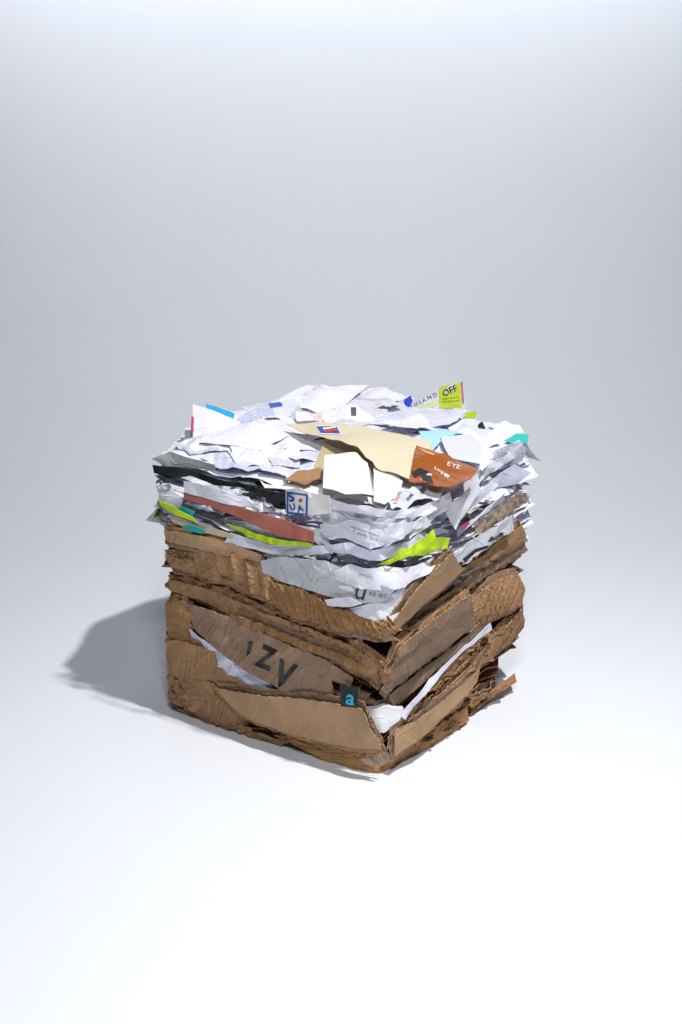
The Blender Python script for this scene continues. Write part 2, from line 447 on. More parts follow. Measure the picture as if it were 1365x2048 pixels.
for i in range(22):
    w=rnd.choices([0,1,2,3],[.04,.46,.46,.04])[0]; a,b=SEG[w]; Ln=(b-a).length; s=rnd.uniform(.08,Ln-.08); p=a+(b-a).normalized()*s
    f=rnd.uniform(.15,1.0); z=zc(p.x,p.y)*f
    m=rnd.choice(['card','card2','cardgrey','cardlight','card']); side='left' if w<2 else 'right'
    edge_scrap(SEG[w],s,z,m,rnd.uniform(.1,.22),rnd.uniform(.002,.014),math.radians(rnd.uniform(5,50)),math.radians(rnd.gauss(0,4)),rnd.uniform(-.06,.06),9500+i,'cardboard_scrap',
      'crushed brown cardboard strip jutting from the '+side+' side of the bale','cardboard','cardboard strips on the '+side,thick=.003,amp=.002)
for face,LnF,p0,p1 in (('left',(F-L).length,L,F),('right',(R-F).length,F,R)):
    dd=(p1-p0).normalized(); side=face
    for i in range(40):
        ln=rnd.uniform(.06,.2); s=rnd.uniform(ln*.5+.004,LnF-ln*.5-.004); p=p0+dd*s
        f=rnd.uniform(.02,.96); z=zc(p.x,p.y)*(1-f)+zt(p.x,p.y)*f
        p2=p+dd*.05; sl=((zc(p2.x,p2.y)*(1-f)+zt(p2.x,p2.y)*f)-z)/.05+rnd.gauss(0,.08)
        m=rnd.choices(['white','lav','print','grey','cream'],[10,7,3,.5,.3])[0]; nm,de,ca=DESC[m]
        rim_strip(face,s,z,ln,rnd.uniform(.007,.022),rnd.uniform(.004,.022),sl,m,7000+i+(500 if face=='right' else 0),nm,
          'pressed edge of a '+{'white':'plain white','lav':'bluish white','print':'printed white','grey':'grey','cream':'cream'}[m]+' sheet along the '+side+' side of the bale',ca,'pressed '+m.replace('lav','bluish')+' sheet edges on the '+side,.0008,.003,droop=rnd.random()<.6)
    for i in range(40):
        ln=rnd.uniform(.05,.22); s=rnd.uniform(ln*.5+.004,LnF-ln*.5-(.004 if face=='left' else .03)); p=p0+dd*s
        f=rnd.uniform(.04,.98); z=zc(p.x,p.y)*f
        p2=p+dd*.05; sl=(zc(p2.x,p2.y)*f-z)/.05+rnd.gauss(0,.10)
        m=rnd.choice(['card','card2','cardgrey','cardlight','card'])
        rim_strip(face,s,z,ln,rnd.uniform(.006,.018),rnd.uniform(.014,.032),sl,m,8000+i+(500 if face=='right' else 0),'cardboard_scrap',
          'crushed brown cardboard strip jutting from the '+side+' side of the bale','cardboard','cardboard strips on the '+side,.0026,.0025,droop=rnd.random()<.5)
# ---------------- loose sheets on top
for i in range(42):
    while True:
        x=rnd.uniform(-.33,.36); y=rnd.uniform(1.97,2.62)
        if inside((x,y),FT) and dseg((x,y),FT)>.05: break
    s=rnd.uniform(.09,.16) if i<30 else rnd.uniform(.05,.09); n=rnd.choice([4,4,5,6]); a0=rnd.uniform(0,6.28)
    poly=[];offs=[]
    for j in range(n):
        an=a0+6.283*j/n+rnd.uniform(-.25,.25); rr=s*rnd.uniform(.75,1.15)
        q=Vector((x+rr*math.cos(an),y+rr*math.sin(an)*.8))
        if not inside((q.x,q.y),FT): q=Vector((x,y))+(q-Vector((x,y)))*.6
        poly.append((q.x,q.y)); offs.append(.002+i*.00035+(rnd.uniform(.006,.020) if rnd.random()<.4 else 0))
    m=rnd.choices(['white','lav','print','print_blue'],[8,4,3,.5])[0]
    r=piece({'print':'printed_scrap','print_blue':'printed_scrap'}.get(m,'paper_scrap'),m,poly,FR['top'],offs=offs,base=lambda a,b:zt(a,b),sp=.007,amp=.0045,wl=.05,thick=.0007,seed=1200+i)
    de={'white':'torn plain white paper scrap','lav':'torn bluish white paper scrap','print':'torn white paper scrap with rows of dark print','print_blue':'torn white paper scrap with blue print'}[m]
    tag(r[0],de+' lying loose on top of the bale','paper',de+'s on top')
# ---------------- named pieces on the top
T='top'
pix('paper_strip','cyan blue strip poking up at the far left of the bale top','paper','lean_left','cyan',[(412,807),(430,812),(470,827),(466,845),(440,850),(416,840)],.0,amp=.0002)
pix('paper_sheet','smooth white sheet standing up at the far left corner of the bale top','paper','lean_left','white',[(386,880),(386,808),(425,820,.002),(480,843,.0),(475,880),(420,895)],.012,amp=.0006)
pix('paper_strip','narrow magenta strip beside the standing white sheet at the far left corner','paper','lean_left','pink',[(382,862),(383,833),(388,833),(388,862)],.018,amp=0)
r=pix('printed_sheet','white leaflet with blue print and blue block standing at the back left','paper','lean_left','print_blue',[(466,852),(480,832),(530,808),(590,797),(606,822),(590,856)],-.03,amp=.0008,uvrot=.3)
decal(r,'printed_block','inkblue',[(538,806),(562,802),(566,812),(541,816)])
r=pix('printed_sheet','white printed letter with grid of text sticking up at the very back','paper','lean_back','print',[(604,779),(642,768,.004),(700,786),(735,806),(700,845),(606,845)],.024,amp=.001,uvrot=.35)
r=pix('paper_sheet','broad smooth white sheet across the back left of the bale top','paper',T,'white',[(440,862),(520,838),(640,838),(700,860),(600,885),(520,905),(430,890)],.020,amp=.003)
r=pix('printed_scrap','small scrap with pink print beside the back letter','paper',T,'print_pink',[(592,822,.01),(645,824,.01),(648,842),(594,842)],.030,amp=.0005,uvrot=0)
r=pix('printed_sheet','white bill with a dark grey bar near the back middle','paper',T,'print',[(640,822,.01),(700,808,.014),(775,818,.014),(780,850),(700,856),(650,845)],.024,amp=.001,uvrot=.1)
decal(r,'printed_bar','inkgrey',[(702,815),(713,815),(713,832),(703,832)])
pix('paper_sheet','white folded sheet leaning at the back right of the middle','paper','lean_back','white',[(700,790),(770,800,.006),(850,817,.004),(880,850),(800,860),(710,850)],.010,amp=.003)
pix('paper_strip','royal blue torn strip at the back, left one of the two','paper','lean_back','royal',[(768,799),(798,803),(790,809),(772,806)],.024,amp=.0005)
pix('paper_strip','royal blue torn tab beside the coupon, right one of the two','paper','lean_coupon','royal',[(808,799),(822,791),(826,803),(818,818),(809,808)],.008,amp=.0005)
r=pix('coupon','crumpled white coupon with lime green price block standing at the back right corner','coupon','lean_coupon','white',[(818,810,-.004),(850,796,.002),(880,774,.002),(927,762,-.002),(931,808),(930,845),(850,848),(822,835)],.0,amp=.002,wl=.06)
decal(r,'price_block','inklime',[(878,773),(921,765),(925,818),(880,816)])
decal(r,'price_block','inkpale',[(826,822),(850,808),(878,800),(879,806),(850,822),(830,832)])
decal(r,'edge_stripe','inkpink',[(922,764),(926,763),(929,806),(925,808)])
text(r,'OFF',(888,792),(915,780),'inkwhite',k=1.15,bold=.06,lift=.0014,name='coupon_lettering')
text(r,'OFF',(888,793),(916,781),'ink',k=1.1,bold=.01,lift=.0022,name='coupon_lettering')
text(r,'PURCHASE OF',(886,800),(918,796),'ink',k=1.0,name='coupon_lettering')
text(r,'$75 OR MORE',(887,806),(919,803),'ink',k=1.0,name='coupon_lettering')
text(r,'I D I A N D',(824,816),(876,791),'inkgrey',k=1.0,name='coupon_lettering')
pix('paper_tab','small yellow green tab at the foot of the coupon','paper','lean_coupon','lime',[(930,826),(955,822),(950,838),(932,838)],.006,amp=.0005)
pix('plastic_scrap','crumpled black scrap near the back right corner','plastic',T,'black',[(942,848,.01),(965,842,.02),(972,856,.01),(950,862)],.018,amp=.004,sp=.005)
pix('paper_sheet','long white sheet running along the right rim of the bale top','paper',T,'white',[(870,838),(935,838),(1040,850,.012),(1050,866,.008),(985,885),(900,860)],.014,amp=.004)
pix('paper_sheet','curled white sheet drooping over the right rim','paper',T,'white',[(960,880),(1010,842,.02),(1045,862,.01),(1020,900),(965,940),(940,925)],.022,amp=.004)
pix('paper_scrap','teal paper scrap at the far right rim','paper',T,'teal',[(1008,880,.002),(1035,866,.008),(1058,868,.008),(1055,886,0),(1030,890)],.030,amp=.003,sp=.006)
r=pix('envelope','torn envelope with speckled security pattern on the right of the top','envelope',T,'security',[(880,872),(940,868),(965,890),(962,928),(900,915)],.030,amp=.0008)
pix('paper_scrap','pale blue torn strip behind the manila envelope','paper',T,'ice',[(838,862,.01),(880,856,.01),(935,866),(880,884),(862,905),(850,885)],.026,amp=.002)
pix('paper_sheet','white crumpled sheet between the manila envelope and the left rim','paper',T,'white',[(455,900),(500,880,.012),(570,895),(560,930),(480,935)],.022,amp=.007,wl=.04,sp=.006)
pix('printed_sheet','white scrap with small print left of the kraft flap','paper',T,'print',[(530,905),(600,895,.01),(600,935),(545,930)],.024,amp=.003)
pix('paper_sheet','smooth white sheet draped over the front left rim of the top','paper',T,'white',[(335,905),(420,885),(500,920),(580,945),(572,980,-.010),(440,952,-.010),(335,922,-.01)],.016,amp=.004,wl=.06)
pix('printed_sheet','large white printed page near the left rim of the top','paper',T,'print',[(350,890),(400,868),(495,862,.008),(470,900),(380,908)],.022,amp=.004)
pix('paper_sheet','smooth white sheet lying left of the middle of the bale top','paper',T,'white',[(420,850),(520,846,.01),(580,870),(520,900),(400,885)],.028,amp=.003,wl=.07)
# manila group
r=pix('envelope','torn manila envelope with a flag stamp lying in the middle of the top','envelope',T,'cream',[(573,848),(640,843,.006),(720,852,.006),(790,866,.014),(868,884,.008),(850,918,.006),(824,962,.0),(760,940),(738,918,.012),(715,893,.022),(690,885,.018),(650,875,.006),(600,862)],.042,amp=.0022,wl=.07,thick=.001)
decal(r,'postage_stamp','inkwhite',[(632,852),(676,851),(684,870),(640,869)])
decal(r,'postage_stamp','inkblue',[(634,854),(674,853),(681,868),(642,867)],lift=.0016)
decal(r,'postage_stamp','inkred',[(648,862),(674,858),(678,863),(652,867)],lift=.0022)
decal(r,'postage_stamp','inkwhite',[(646,857),(672,854),(674,857),(648,861)],lift=.0022)
pix('paper_sheet','tan manila flap folded down under the torn manila envelope','envelope',T,'tan',[(650,878,.0),(700,888,.0),(735,915,0),(738,960),(660,925),(640,952),(624,945),(640,905)],.030,amp=.002)
pix('card','blank white card with bent corner standing in front of the manila flap','card',T,'warm',[(650,910,.02),(712,904,.024),(735,925,.02),(748,990,0),(690,988,0),(646,975,0)],.040,amp=.0005)
pix('card','cream card with rounded edge beside the blank white card','card',T,'warm',[(748,930,.01),(790,945,.01),(806,962,.006),(800,990),(770,1008),(748,1002)],.030,amp=.0005)
pix('cardboard_scrap','brown kraft flap left of the blank white card','cardboard',T,'card',[(568,958),(600,940,.006),(642,934,.012),(645,955),(610,968)],.034,amp=.001,thick=.002)
r=pix('carton_piece','glossy orange brown carton piece with white lettering','carton',T,'orange',[(833,890,.012),(880,905,.018),(920,922,.008),(958,936,.010),(940,958,.004),(900,975),(860,968,.006),(818,962,.0)],.045,amp=.003,wl=.06)
text(r,'EYE',(893,931),(920,940),'inkwhite',k=.65,name='printed_lettering')
text(r,'Long tin',(868,938),(898,956),'inkwhite',k=.8,bold=.01)
text(r,'wi',(886,952),(896,958),'inkwhite',k=.9,bold=.01)
decal(r,'printed_shape','ink',[(822,946),(840,936),(858,944),(868,968),(850,966),(842,950),(830,956)])
decal(r,'printed_shape','inkorange',[(836,896),(870,908),(868,912),(850,906)])
r=pix('mailing_bag','crumpled grey white plastic bag at the front rim below the carton piece','bag',T,'bag',[(778,1000),(800,975,.01),(855,952,.012),(892,965,.004),(880,1000,-.015),(810,1022,-.02),(785,1020,-.01)],.036,amp=.007,wl=.04,sp=.005)
for poly in ([(812,998),(822,987),(828,991),(818,1002)],[(838,980),(848,973),(854,980),(844,988)]):
    decal(r,'printed_mark','inkgrey',poly)
text(r,'USA',(792,1010),(804,984),'inkpink',k=.6)
pix('paper_sheet','long white sheet along the front rim under the white card','paper',T,'warm',[(520,960),(600,968),(700,985),(780,1005),(770,1022,-.01),(640,1000,-.01),(530,975,-.01)],.024,amp=.002)
# ---------------- left face, paper
A='left'; C='corner'
pix('paper_scrap','grey sheet corner poking out at the upper left corner','paper',A,'grey',[(303,918,.01),(340,903),(430,930),(430,942),(330,932,.01)],.012,amp=.001)
pix('folder','black sheet edge running along the upper left rim','paper',A,'black',[(305,930,.01),(350,936,.012),(400,946,.006),(440,960,.012),(500,972,.004),(575,988),(572,995,.004),(510,985,.008),(480,974,.0),(430,970,.012),(380,952,.006),(340,958,.012),(308,946,.014)],.020,amp=.005,wl=.04)
pix('paper_sheet','dark green sheet below the black edge at the upper left','paper',A,'greenblack',[(308,950,.01),(360,960),(400,974),(330,966,.01)],.028,amp=.003)
pix('plastic_scrap','crumpled black plastic wad left of the postal label','plastic',A,'black',[(530,992),(572,985),(574,1020),(552,1016),(534,1004)],.028,amp=.009,sp=.004,wl=.02)
pix('printed_sheet','white printed page drooping at the far left below the dark green sheet','paper',A,'print',[(312,970,.01),(340,968),(365,1000),(360,1020),(318,1000,.012)],.030,amp=.002)
pix('envelope','pinkish white envelope lying over the brick red folder','envelope',A,'white',[(368,962,.012),(430,975,.012),(495,998),(525,1022),(450,1008,.012),(370,985,.012)],.042,amp=.0015)
r=pix('folder','brick red folder edge curving down across the left side','folder',A,'salmon',[(368,984,.012),(410,992,.014),(450,1007,.014),(520,1026,.014),(575,1042,.006),(628,1064,.006),(627,1086,.004),(595,1080,.012),(560,1073,.006),(510,1050,.014),(470,1032,.008),(420,1012,.014),(368,998,.012)],.036,amp=.003,wl=.09)
text(r,'HSIW',(510,1013),(530,1020),'inkgrey',k=.8)
pix('paper_sheet','lime green sheet edge at the far left of the paper layers','paper',A,'lime',[(315,1000,.01),(345,1012,.008),(385,1034),(395,1046),(350,1030,.008),(322,1012,.01)],.036,amp=.002)
pix('paper_sheet','long lime green sheet edge under the brick red folder','paper',A,'lime',[(450,1048),(480,1054,.004),(510,1068,.008),(560,1080,.008),(628,1088,.002),(618,1094),(540,1088,.008),(495,1074,.008),(480,1062)],.038,amp=.002)
pix('paper_scrap','teal scrap at the far left, upper one of two','paper',A,'teal',[(345,1018),(365,1014),(390,1024),(385,1032),(360,1028)],.034,amp=.001)
pix('paper_scrap','teal scrap at the far left just above the cardboard','paper',A,'teal',[(362,1052),(385,1050),(412,1062),(405,1068),(375,1062)],.038,amp=.001)
pix('paper_scrap','cream scrap edge at the far left above the cardboard','paper',A,'cream',[(340,1034),(380,1042),(470,1070),(465,1078),(380,1058),(345,1044)],.030,amp=.002)
pix('paper_sheet','long white sheet edge running above the grey mailing bag','paper',A,'white',[(460,1066),(540,1090),(650,1092),(665,1108),(560,1112),(450,1085)],.030,amp=.004,wl=.05)
r=pix('postal_label','white postal label with blue frame and red star hanging at the front rim','label',A,'warm',[(572,978,.004),(600,976,.008),(622,985),(660,992),(662,1026),(616,1032,.004),(573,1028,.008)],.044,amp=.0015)
for poly in ([(575,983),(617,989),(617,992),(575,986)],[(574,1023),(615,1028),(615,1032),(574,1027)],[(574,983),(578,984),(578,1027),(574,1027)],[(613,989),(617,989),(616,1031),(612,1031)]):
    decal(r,'label_frame','inkblue',poly)
text(r,'S',(581,1004),(592,1000),'inkblue',k=1.05,bold=.04,name='label_lettering'); text(r,'U',(582,1021),(593,1018),'inkblue',k=1.05,bold=.04,name='label_lettering'); text(r,'A',(597,1024),(609,1021),'inkblue',k=1.05,bold=.04,name='label_lettering')
st=[(602+ (5.5 if i%2==0 else 2.4)*math.sin(i*math.pi/5+.2),1001-(5.5 if i%2==0 else 2.4)*math.cos(i*math.pi/5+.2)) for i in range(10)]
decal(r,'label_star','inkred',st,sp=3)
pix('paper_sheet','white crumpled sheet right of the postal label','paper',C,'white',[(630,1012,.0),(690,1012,.0),(760,1030,.006),(840,1010,.006),(860,1030),(800,1052,.012),(720,1058,.0),(650,1055,.0)],.022,amp=.006,wl=.05,sp=.006)
r=pix('printed_sheet','white crumpled sheet with small lines of text bulging at the front corner','paper',C,'white',[(640,1048),(670,1052,.008),(700,1040,.008),(745,1052,.002),(780,1046,.012),(830,1044,.004),(850,1030,.004),(865,1050),(830,1060,.006),(800,1080,.014),(770,1090,.008),(740,1098,.014),(690,1076,.008),(660,1080,.01),(645,1070)],.036,amp=.006,wl=.05,sp=.006)
text(r,'you need a window',(702,1054),(758,1074),'inkgrey',k=.9); text(r,'to discover more',(705,1063),(755,1082),'inkgrey',k=.9)
pix('paper_sheet','lower white crumpled sheet bulging under the text sheet at the front','paper',C,'lav',[(640,1078,.0),(665,1090,.012),(700,1085,.006),(740,1100,.014),(780,1092,.006),(820,1082,.01),(850,1055,.0),(860,1075),(820,1100,.012),(800,1105),(740,1122,.01),(700,1108,.012),(660,1104,.0)],.030,amp=.006,wl=.05,sp=.006)
pix('paper_sheet','white sheet folded around the front corner above the text sheet','paper',C,'white',[(660,998),(700,1010,.01),(740,1012,.004),(790,1022,.012),(830,1018,.006),(900,985,.004),(905,1003),(850,1032,.012),(800,1036,.004),(760,1034,.012),(700,1022,.004),(665,1018)],.030,amp=.005,wl=.05,sp=.006)
pix('paper_sheet','white folded sheet edge left of the bulging front sheets','paper',A,'white',[(540,1040),(640,1060),(660,1085),(640,1092),(630,1084),(560,1060)],.024,amp=.003)
r=pix('mailing_bag','grey white mailing bag with a black letter squeezed between paper and cardboard','bag',A,'bag',[(522,1122,.0),(560,1114,.01),(650,1122,.012),(720,1160,.012),(790,1180,.0),(770,1202),(700,1208,.008),(640,1188,.012),(570,1164,.01),(527,1146)],.032,amp=.006,wl=.05,sp=.005)
text(r,'u',(706,1194),(728,1200),'ink',k=.95,bold=.0); text(r,'RD SEC',(738,1190),(775,1196),'inkgrey',k=.9); text(r,'ORLANDO',(560,1132),(576,1164),'inkpink',k=.4,shear=(.6,-.4))
r=pix('envelope','white envelope with a printed number drooping over the mailing bag','envelope',C,'white',[(668,1142,.01),(700,1128,.002),(735,1138,.01),(770,1132),(820,1134,.006),(860,1120,-.005),(905,1092),(895,1112,.006),(860,1148,.014),(830,1160,.008),(800,1178,.016),(750,1180,.012),(720,1178,.016),(700,1170,.008),(672,1160,.008)],.040,amp=.005,wl=.06,sp=.006)
text(r,'(479-711)',(718,1150),(746,1158),'inkgrey',k=.8)
pix('paper_sheet','white triangular sheet wedged over the cardboard at the front','paper',C,'white',[(690,1222),(740,1205,.006),(800,1178,.01),(835,1168),(838,1200),(790,1252,.012),(740,1238,.01)],.036,amp=.003)
pix('paper_scrap','small crumpled white strip on the cardboard rim left of the triangular sheet','paper',A,'white',[(650,1200,.008),(700,1195,.01),(725,1208),(700,1214),(655,1212)],.046,amp=.003)
# ---------------- right face, paper
B='right'
r=pix('paper_sheet','lime green crumpled sheet fanning out at the front corner','paper',C,'lime',[(752,1132,.0),(800,1100,.012),(835,1085,.004),(868,1058,.012),(872,1074,.02),(900,1076,.008),(896,1098,.01),(870,1102,.02),(850,1112,.006),(820,1112,.022),(790,1124,.01)],.038,amp=.008,wl=.05,sp=.006)
pix('paper_sheet','white crumpled sheet right of the front corner above the lime green sheet','paper',B,'white',[(815,1055),(845,1035,.014),(870,1005,.006),(905,990,.006),(900,1018,.012),(870,1035,.004),(855,1055,.014),(820,1080,.01)],.026,amp=.005,wl=.05,sp=.006)
pix('paper_sheet','long white sheet fanned along the upper right side','paper',B,'white',[(880,975),(920,965,.012),(960,935,.004),(1000,918,.012),(1040,890,.006),(1048,903),(1010,928,.014),(980,948,.006),(940,985,.014),(900,1004,.008)],.014,amp=.004,wl=.05,sp=.006)
pix('printed_sheet','white printed sheet at the far right just below the rim','paper',B,'print',[(985,905),(1040,880,.008),(1053,898,.008),(1046,920),(1000,940)],.018,amp=.003)
pix('paper_sheet','bluish white sheet with pointed corner at the far right','paper',B,'lav',[(985,960),(1030,928,.01),(1062,945,.012),(1040,966,.01),(1000,976)],.018,amp=.003)
pix('paper_sheet','white sheet folded down in the middle of the right side','paper',B,'white',[(905,1010,.006),(950,990,.014),(985,962,.008),(1000,970,.014),(960,1005,.006),(940,1024,.014),(910,1048,.01),(898,1036)],.028,amp=.005,wl=.05)
pix('envelope','broad plain white envelope corner hanging down on the upper right side','envelope',B,'white',[(885,1015),(955,962,.012),(964,982,.016),(935,1022,.018),(912,1060,.012),(902,1045,.008)],.030,amp=.0025,wl=.06)
pix('paper_sheet','bluish white sheet above the patterned bag on the right','paper',B,'lav',[(915,1060,.004),(990,1002,.012),(1032,970,.006),(1030,985),(960,1033,.014),(915,1076)],.016,amp=.003)
pix('paper_scrap','magenta scrap between the white sheets on the right','paper',B,'pink',[(922,1054),(938,1043),(940,1048),(926,1060)],.044,amp=.001)
r=pix('mailing_bag','white mailing bag with curved black print on the right side','bag',B,'bag',[(885,1135,.006),(935,1085,.01),(1028,1030,.01),(1028,1060,.01),(960,1105,.014),(900,1150,.01)],.034,amp=.004,wl=.05)
for poly in ([(925,1118),(950,1098),(978,1090),(975,1096),(952,1104),(930,1124)],[(912,1128),(925,1122),(922,1134),(910,1138)],[(985,1080),(1004,1064),(1008,1070),(990,1086)]):
    decal(r,'printed_mark','ink',poly)
pix('kraft_sheet','grey brown kraft paper sheet crumpled under the far right papers','paper',B,'kraftpaper',[(950,1050),(1000,1010,.01),(1045,982,.012),(1056,1003,.012),(1010,1035,.015),(960,1080,.008)],.028,amp=.006,sp=.005,wl=.03)
pix('paper_scrap','white sheet edge over the kraft flap on the right','paper',B,'white',[(840,1160),(900,1108,.01),(925,1098),(900,1120,.01),(850,1175)],.022,amp=.002)
# ---------------- left face, cardboard
pix('folded_cardboard','tan cardboard flap edge at the top left of the cardboard layers','cardboard',A,'cardlight',[(328,1062,.012),(400,1072,.012),(470,1088,.008),(525,1112),(520,1126),(430,1106,.01),(330,1082,.012)],.022,bulge=.002,amp=.003)
pix('folded_cardboard','crushed cardboard sheet under the tan flap with deep wrinkles','cardboard',A,'card',[(328,1110,.012),(370,1106,.004),(400,1098,.010),(470,1108,.012),(540,1155,.01),(610,1190,.006),(600,1218,.012),(560,1206,.008),(520,1192,.018),(460,1170,.008),(420,1160,.016),(370,1142,.008),(340,1134,.014)],.018,bulge=.004,amp=.008,ang=.4,wl=.035,sp=.005)
pix('folded_cardboard','golden brown corrugated strip with bent ribs in the middle of the left side','cardboard',A,'card2',[(520,1160),(600,1178,.008),(660,1212,.012),(770,1250,.008),(790,1268),(760,1276,.01),(720,1266,.004),(680,1266,.014),(630,1246,.008),(590,1238,.014),(530,1204)],.030,bulge=.004,amp=.006,wl=.022,ang=.5,sp=.0045)
pix('folded_cardboard','long crumpled cardboard sheet sloping to the front corner','cardboard',A,'card',[(335,1160,.012),(420,1180,.014),(520,1225,.014),(600,1250,.012),(700,1290,.01),(758,1335,.01),(752,1370,.006),(690,1326,.012),(600,1286,.012),(500,1248,.01),(400,1200,.01),(340,1182,.01)],.016,bulge=.004,amp=.006,wl=.04)
pix('folded_cardboard','narrow folded cardboard lip above the lettered box side','cardboard',A,'card2',[(420,1212),(500,1240,.012),(600,1280,.014),(700,1318,.012),(745,1345),(740,1358),(690,1333,.016),(600,1297,.016),(500,1258,.014),(430,1228)],.026,bulge=.003,amp=.004,wl=.04)
pix('folded_cardboard','brown folded cardboard lip at the far left middle','cardboard',A,'card2',[(330,1212,.006),(350,1202,.012),(372,1200,.012),(384,1230,.012),(374,1270,.01),(392,1304,.004),(360,1302),(332,1258,.008)],.020,bulge=.006,amp=.007,wl=.035)
r=pix('box_face','grey brown box side with big black upside down lettering','cardboard',A,'cardgrey',[(375,1208,.004),(420,1222,.012),(470,1240,.008),(560,1284,.016),(650,1320,.010),(706,1356,.008),(700,1374,.008),(660,1362,.012),(672,1408,.006),(610,1402,.012),(560,1380,.014),(500,1345,.018),(450,1315,.010),(390,1262,.008)],.028,bulge=.006,bw=.03,amp=.006,wl=.07)
text(r,'Z',(511,1328),(541,1341),'ink',k=1.3,bold=.035,name='printed_letter'); 
text(r,'V',(544,1365),(579,1379),'ink',k=1.25,name='printed_letter',bold=.035)
decal(r,'printed_letter','ink',[(498,1282),(507,1283),(502,1306),(493,1312)])
pix('paper_sheet','bluish white sheet tucked behind the lettered box side','paper',A,'lav',[(376,1256),(405,1278,.008),(470,1326,.01),(530,1356,.01),(562,1388),(500,1378,.008),(440,1342,.004),(392,1292)],.024,amp=.005,wl=.04)
pix('folded_cardboard','shadowed cardboard sheet below the tucked bluish sheet','cardboard',A,'card',[(372,1284),(430,1334),(500,1374,.008),(560,1388),(540,1400),(440,1385,.006),(420,1360)],.030,bulge=.003,ply=False)
r=pix('carton_piece','small black carton piece with a cyan letter at the end of the left side','carton',A,'black',[(680,1366),(716,1378),(716,1416),(682,1412)],.052,amp=.0004)
text(r,'a',(691,1407),(709,1410),'inkcyan',k=1.0,bold=.02)
pix('folded_cardboard','upright cardboard flap at the lower left corner','cardboard',A,'card',[(331,1282,.004),(352,1280,.010),(395,1292,.014),(428,1304,.010),(434,1330,.012),(424,1362,.010),(395,1358,.016),(360,1356,.014),(336,1348,.006)],.022,bulge=.003,amp=.003,wl=.07)
pix('folded_cardboard','wrinkled cardboard fold at the bottom left corner','cardboard',A,'card',[(335,1350,.006),(380,1352,.012),(450,1378,.014),(490,1400,.012),(492,1464,.006),(430,1442,.010),(365,1415,.008),(340,1400,.006)],.024,bulge=.008,bw=.03,amp=.009,wl=.03,ang=1.0,sp=.005)
pix('folded_cardboard','long smooth cardboard flap along the bottom of the left side','cardboard',A,'cardlight',[(430,1376,.01),(520,1392,.016),(620,1400,.018),(725,1418,.016),(765,1500,.004),(700,1496,.014),(600,1474,.018),(520,1448,.014),(480,1428,.01)],.036,amp=.003,wl=.09)
pix('folded_cardboard','dark folded cardboard between the lettered box side and the long smooth flap','cardboard',A,'card',[(430,1365),(520,1388,.008),(620,1408,.01),(700,1414,.008),(740,1425),(700,1432),(560,1414,.006),(440,1387)],.024,bulge=.004,ply=False)
pix('folded_cardboard','thin crushed cardboard sheet at the base of the left side','cardboard',A,'card2',[(352,1415,.002),(430,1442,.008),(500,1466,.01),(570,1482,.01),(560,1502,.004),(490,1482,.002),(380,1440)],.016,bulge=.003,amp=.004,ply=False)
pix('folded_cardboard','crumpled golden cardboard wrapped round the bottom front corner','cardboard',C,'card2',[(545,1468,.0),(620,1484,.004),(700,1498,.008),(790,1500,.004),(797,1522,.0),(778,1546,.0),(740,1552,.002),(665,1528,.002),(610,1504,.0)],.018,bulge=.006,amp=.006,wl=.035,ang=.6,sp=.005)
# ---------------- right face, cardboard
pix('folded_cardboard','large light tan cardboard flap standing up at the front corner','cardboard',B,'cardlight',[(783,1252,-.004),(822,1195,.006),(905,1106,.01),(928,1140,.008),(885,1180,.006),(840,1215,.006),(800,1258)],.042,amp=.001,wl=.12)
pix('folded_cardboard','crushed grey brown cardboard edge right of the tan flap','cardboard',B,'cardgrey',[(790,1270,.0),(850,1215,.01),(930,1165,.012),(1030,1100,.012),(1052,1075,.01),(1055,1100,.01),(960,1162,.014),(880,1222,.014),(800,1284,.01)],.012,bulge=.006,amp=.007,ang=1.57,wl=.04)
pix('folded_cardboard','brown cardboard sheet edge at the far right below the kraft paper','cardboard',B,'card',[(925,1140),(980,1095,.01),(1045,1052,.01),(1055,1072,.012),(1050,1088,.01),(980,1122,.014),(930,1152)],.020,bulge=.004,amp=.006)
pix('folded_cardboard','tall grey brown cardboard sheet below the tan flap at the corner','cardboard',B,'cardgrey',[(772,1375,-.004),(800,1300,.008),(870,1240,.012),(945,1190,.012),(950,1250,.012),(900,1290,.012),(830,1340,.01),(785,1385,0)],.030,bulge=.003,amp=.005,wl=.06)
pix('folded_cardboard','crumpled brown cardboard bundle in the middle of the far right','cardboard',B,'card',[(945,1205,.002),(990,1160,.012),(1040,1150,.012),(1053,1180,.012),(1045,1212,.012),(990,1236,.014),(950,1261,.004)],.020,bulge=.008,amp=.007,wl=.03,sp=.005)
pix('paper_sheet','white paper strip slanting between cardboard layers on the right side','paper',B,'white',[(800,1430,.0),(860,1358,.008),(930,1290,.01),(982,1246,.004),(985,1260,.004),(940,1294,.014),(870,1366,.014),(812,1440,.006)],.040,amp=.003,wl=.04)
pix('folded_cardboard','long folded cardboard sheet below the white strip on the right','cardboard',B,'card',[(800,1455,.0),(870,1385,.01),(940,1320,.014),(1000,1270,.012),(1050,1215,.01),(1050,1255,.012),(1020,1290,.014),(930,1362,.016),(850,1432,.012),(805,1474,.0)],.016,bulge=.008,bw=.03,amp=.006,wl=.045)
pix('folded_cardboard','thin dark cardboard sheet under the tall corner sheet','cardboard',B,'cardgrey',[(780,1390),(840,1345,.01),(930,1275,.01),(975,1235,.008),(978,1250,.006),(920,1300,.012),(850,1362,.01),(790,1412)],.020,bulge=.003,amp=.003)
pix('folded_cardboard','broad light cardboard flap low on the right side near the front corner','cardboard',B,'cardlight',[(790,1462,.0),(850,1432,.012),(900,1392,.014),(960,1340,.012),(955,1365,.012),(925,1400,.016),(850,1470,.012),(790,1515,.004)],.036,amp=.003,wl=.09)
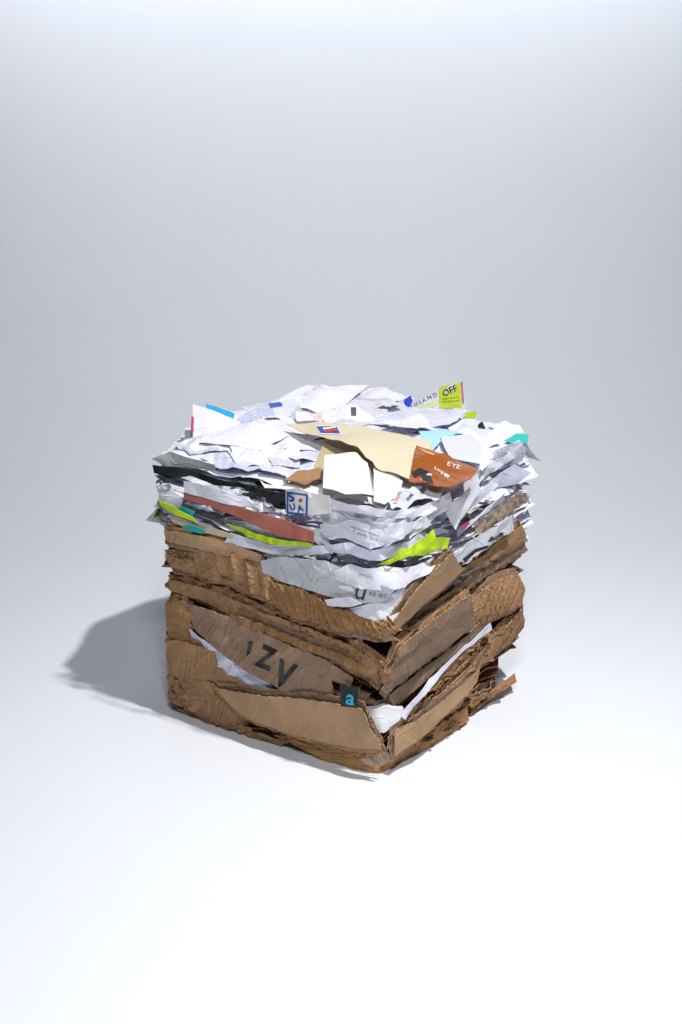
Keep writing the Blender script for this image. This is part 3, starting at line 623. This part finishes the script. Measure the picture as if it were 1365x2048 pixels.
pix('folded_cardboard','bottom golden cardboard strip of the right side','cardboard',B,'card2',[(770,1545,-.01),(800,1505,.0),(860,1468,.008),(935,1412,.012),(940,1440,.01),(900,1470,.006),(800,1534,-.004)],.018,bulge=.003,amp=.004,ply=False)
pix('foam_sheet','white foam wad filling the gap at the front corner','foam',C,'foam',[(722,1418,.0),(770,1412,.0),(808,1418,.0),(800,1440,.008),(768,1466,.01),(740,1458,.006)],.028,amp=.004,wl=.04,sp=.005,thick=.012)
pix('cardboard_flap','loose cardboard flap lying on the ground at the right of the bale','cardboard','ground','card2',[(930,1412,.010),(1000,1368,.020),(1030,1346,.028),(1034,1362,.024),(990,1392,.012),(942,1428,.002)],.006,amp=.001)
pix('plastic_film','shiny clear plastic film wrapped on the bottom front corner','plastic film',C,'film',[(735,1508),(775,1504),(788,1516),(772,1528),(735,1530),(720,1522)],.034,amp=.006,wl=.02,sp=.005,thick=.0003)
# ---------------- backdrop
bm=bmesh.new(); prof=[(-3,0),(3.2,0)]
RR=2.0
for i in range(1,25):
    t=i/24*math.pi/2; prof.append((3.2+RR*math.sin(t),RR-RR*math.cos(t)))
prof.append((5.2,5))
rows=[]
for (y,z) in prof: rows.append([bm.verts.new((x,y,z)) for x in (-7,-3.5,0,3.5,7)])
for a,b in zip(rows,rows[1:]):
    for i in range(4): bm.faces.new((a[i],a[i+1],b[i+1],b[i]))
me=bpy.data.meshes.new('backdrop'); bm.to_mesh(me)
for p in me.polygons: p.use_smooth=True
m,nt,p=newmat('seamless backdrop paper'); b=NB(nt); tc=b.n('ShaderNodeTexCoord')
c=b.mix(b.noise(tc.outputs['Object'],3,4),(.77,.80,.86,1),(.80,.83,.885,1)); b.l(c,p.inputs['Base Color']); p.inputs['Roughness'].default_value=.8; p.inputs['Specular IOR Level'].default_value=.2
bp=b.n('ShaderNodeBump'); bp.inputs['Strength'].default_value=.05; bp.inputs['Distance'].default_value=.002; b.l(b.noise(tc.outputs['Object'],120,4),bp.inputs['Height']); b.l(bp.outputs[0],p.inputs['Normal'])
me.materials.append(m); ob=bpy.data.objects.new('backdrop',me); COL.objects.link(ob); ob['kind']='structure'; ob['label']='seamless white studio paper backdrop curving up behind the bale'
# ---------------- light
def area(n,loc,tgt,sx,sy,P,col,spread=180):
    l=bpy.data.lights.new(n,'AREA'); l.shape='RECTANGLE'; l.size=sx; l.size_y=sy; l.energy=P; l.color=col; l.spread=math.radians(spread)
    o=bpy.data.objects.new(n,l); COL.objects.link(o); o.location=loc; o.rotation_euler=(Vector(tgt)-Vector(loc)).to_track_quat('-Z','Y').to_euler(); return o
area('key_light',(.80,1.45,2.80),(.1,1.85,.3),.09,.09,45,(1,.99,.975),140)
area('front_light',(.05,.25,2.1),(0,1.30,0),.35,.25,12.5,(.97,.98,1),120)
area('wall_light',(0,4.65,2.4),(0,5.2,1.5),4,.25,36,(.96,.97,1))
w=bpy.data.worlds.new('World'); S.world=w; w.use_nodes=True
w.node_tree.nodes['Background'].inputs[0].default_value=(.7,.82,1,1); w.node_tree.nodes['Background'].inputs[1].default_value=.03
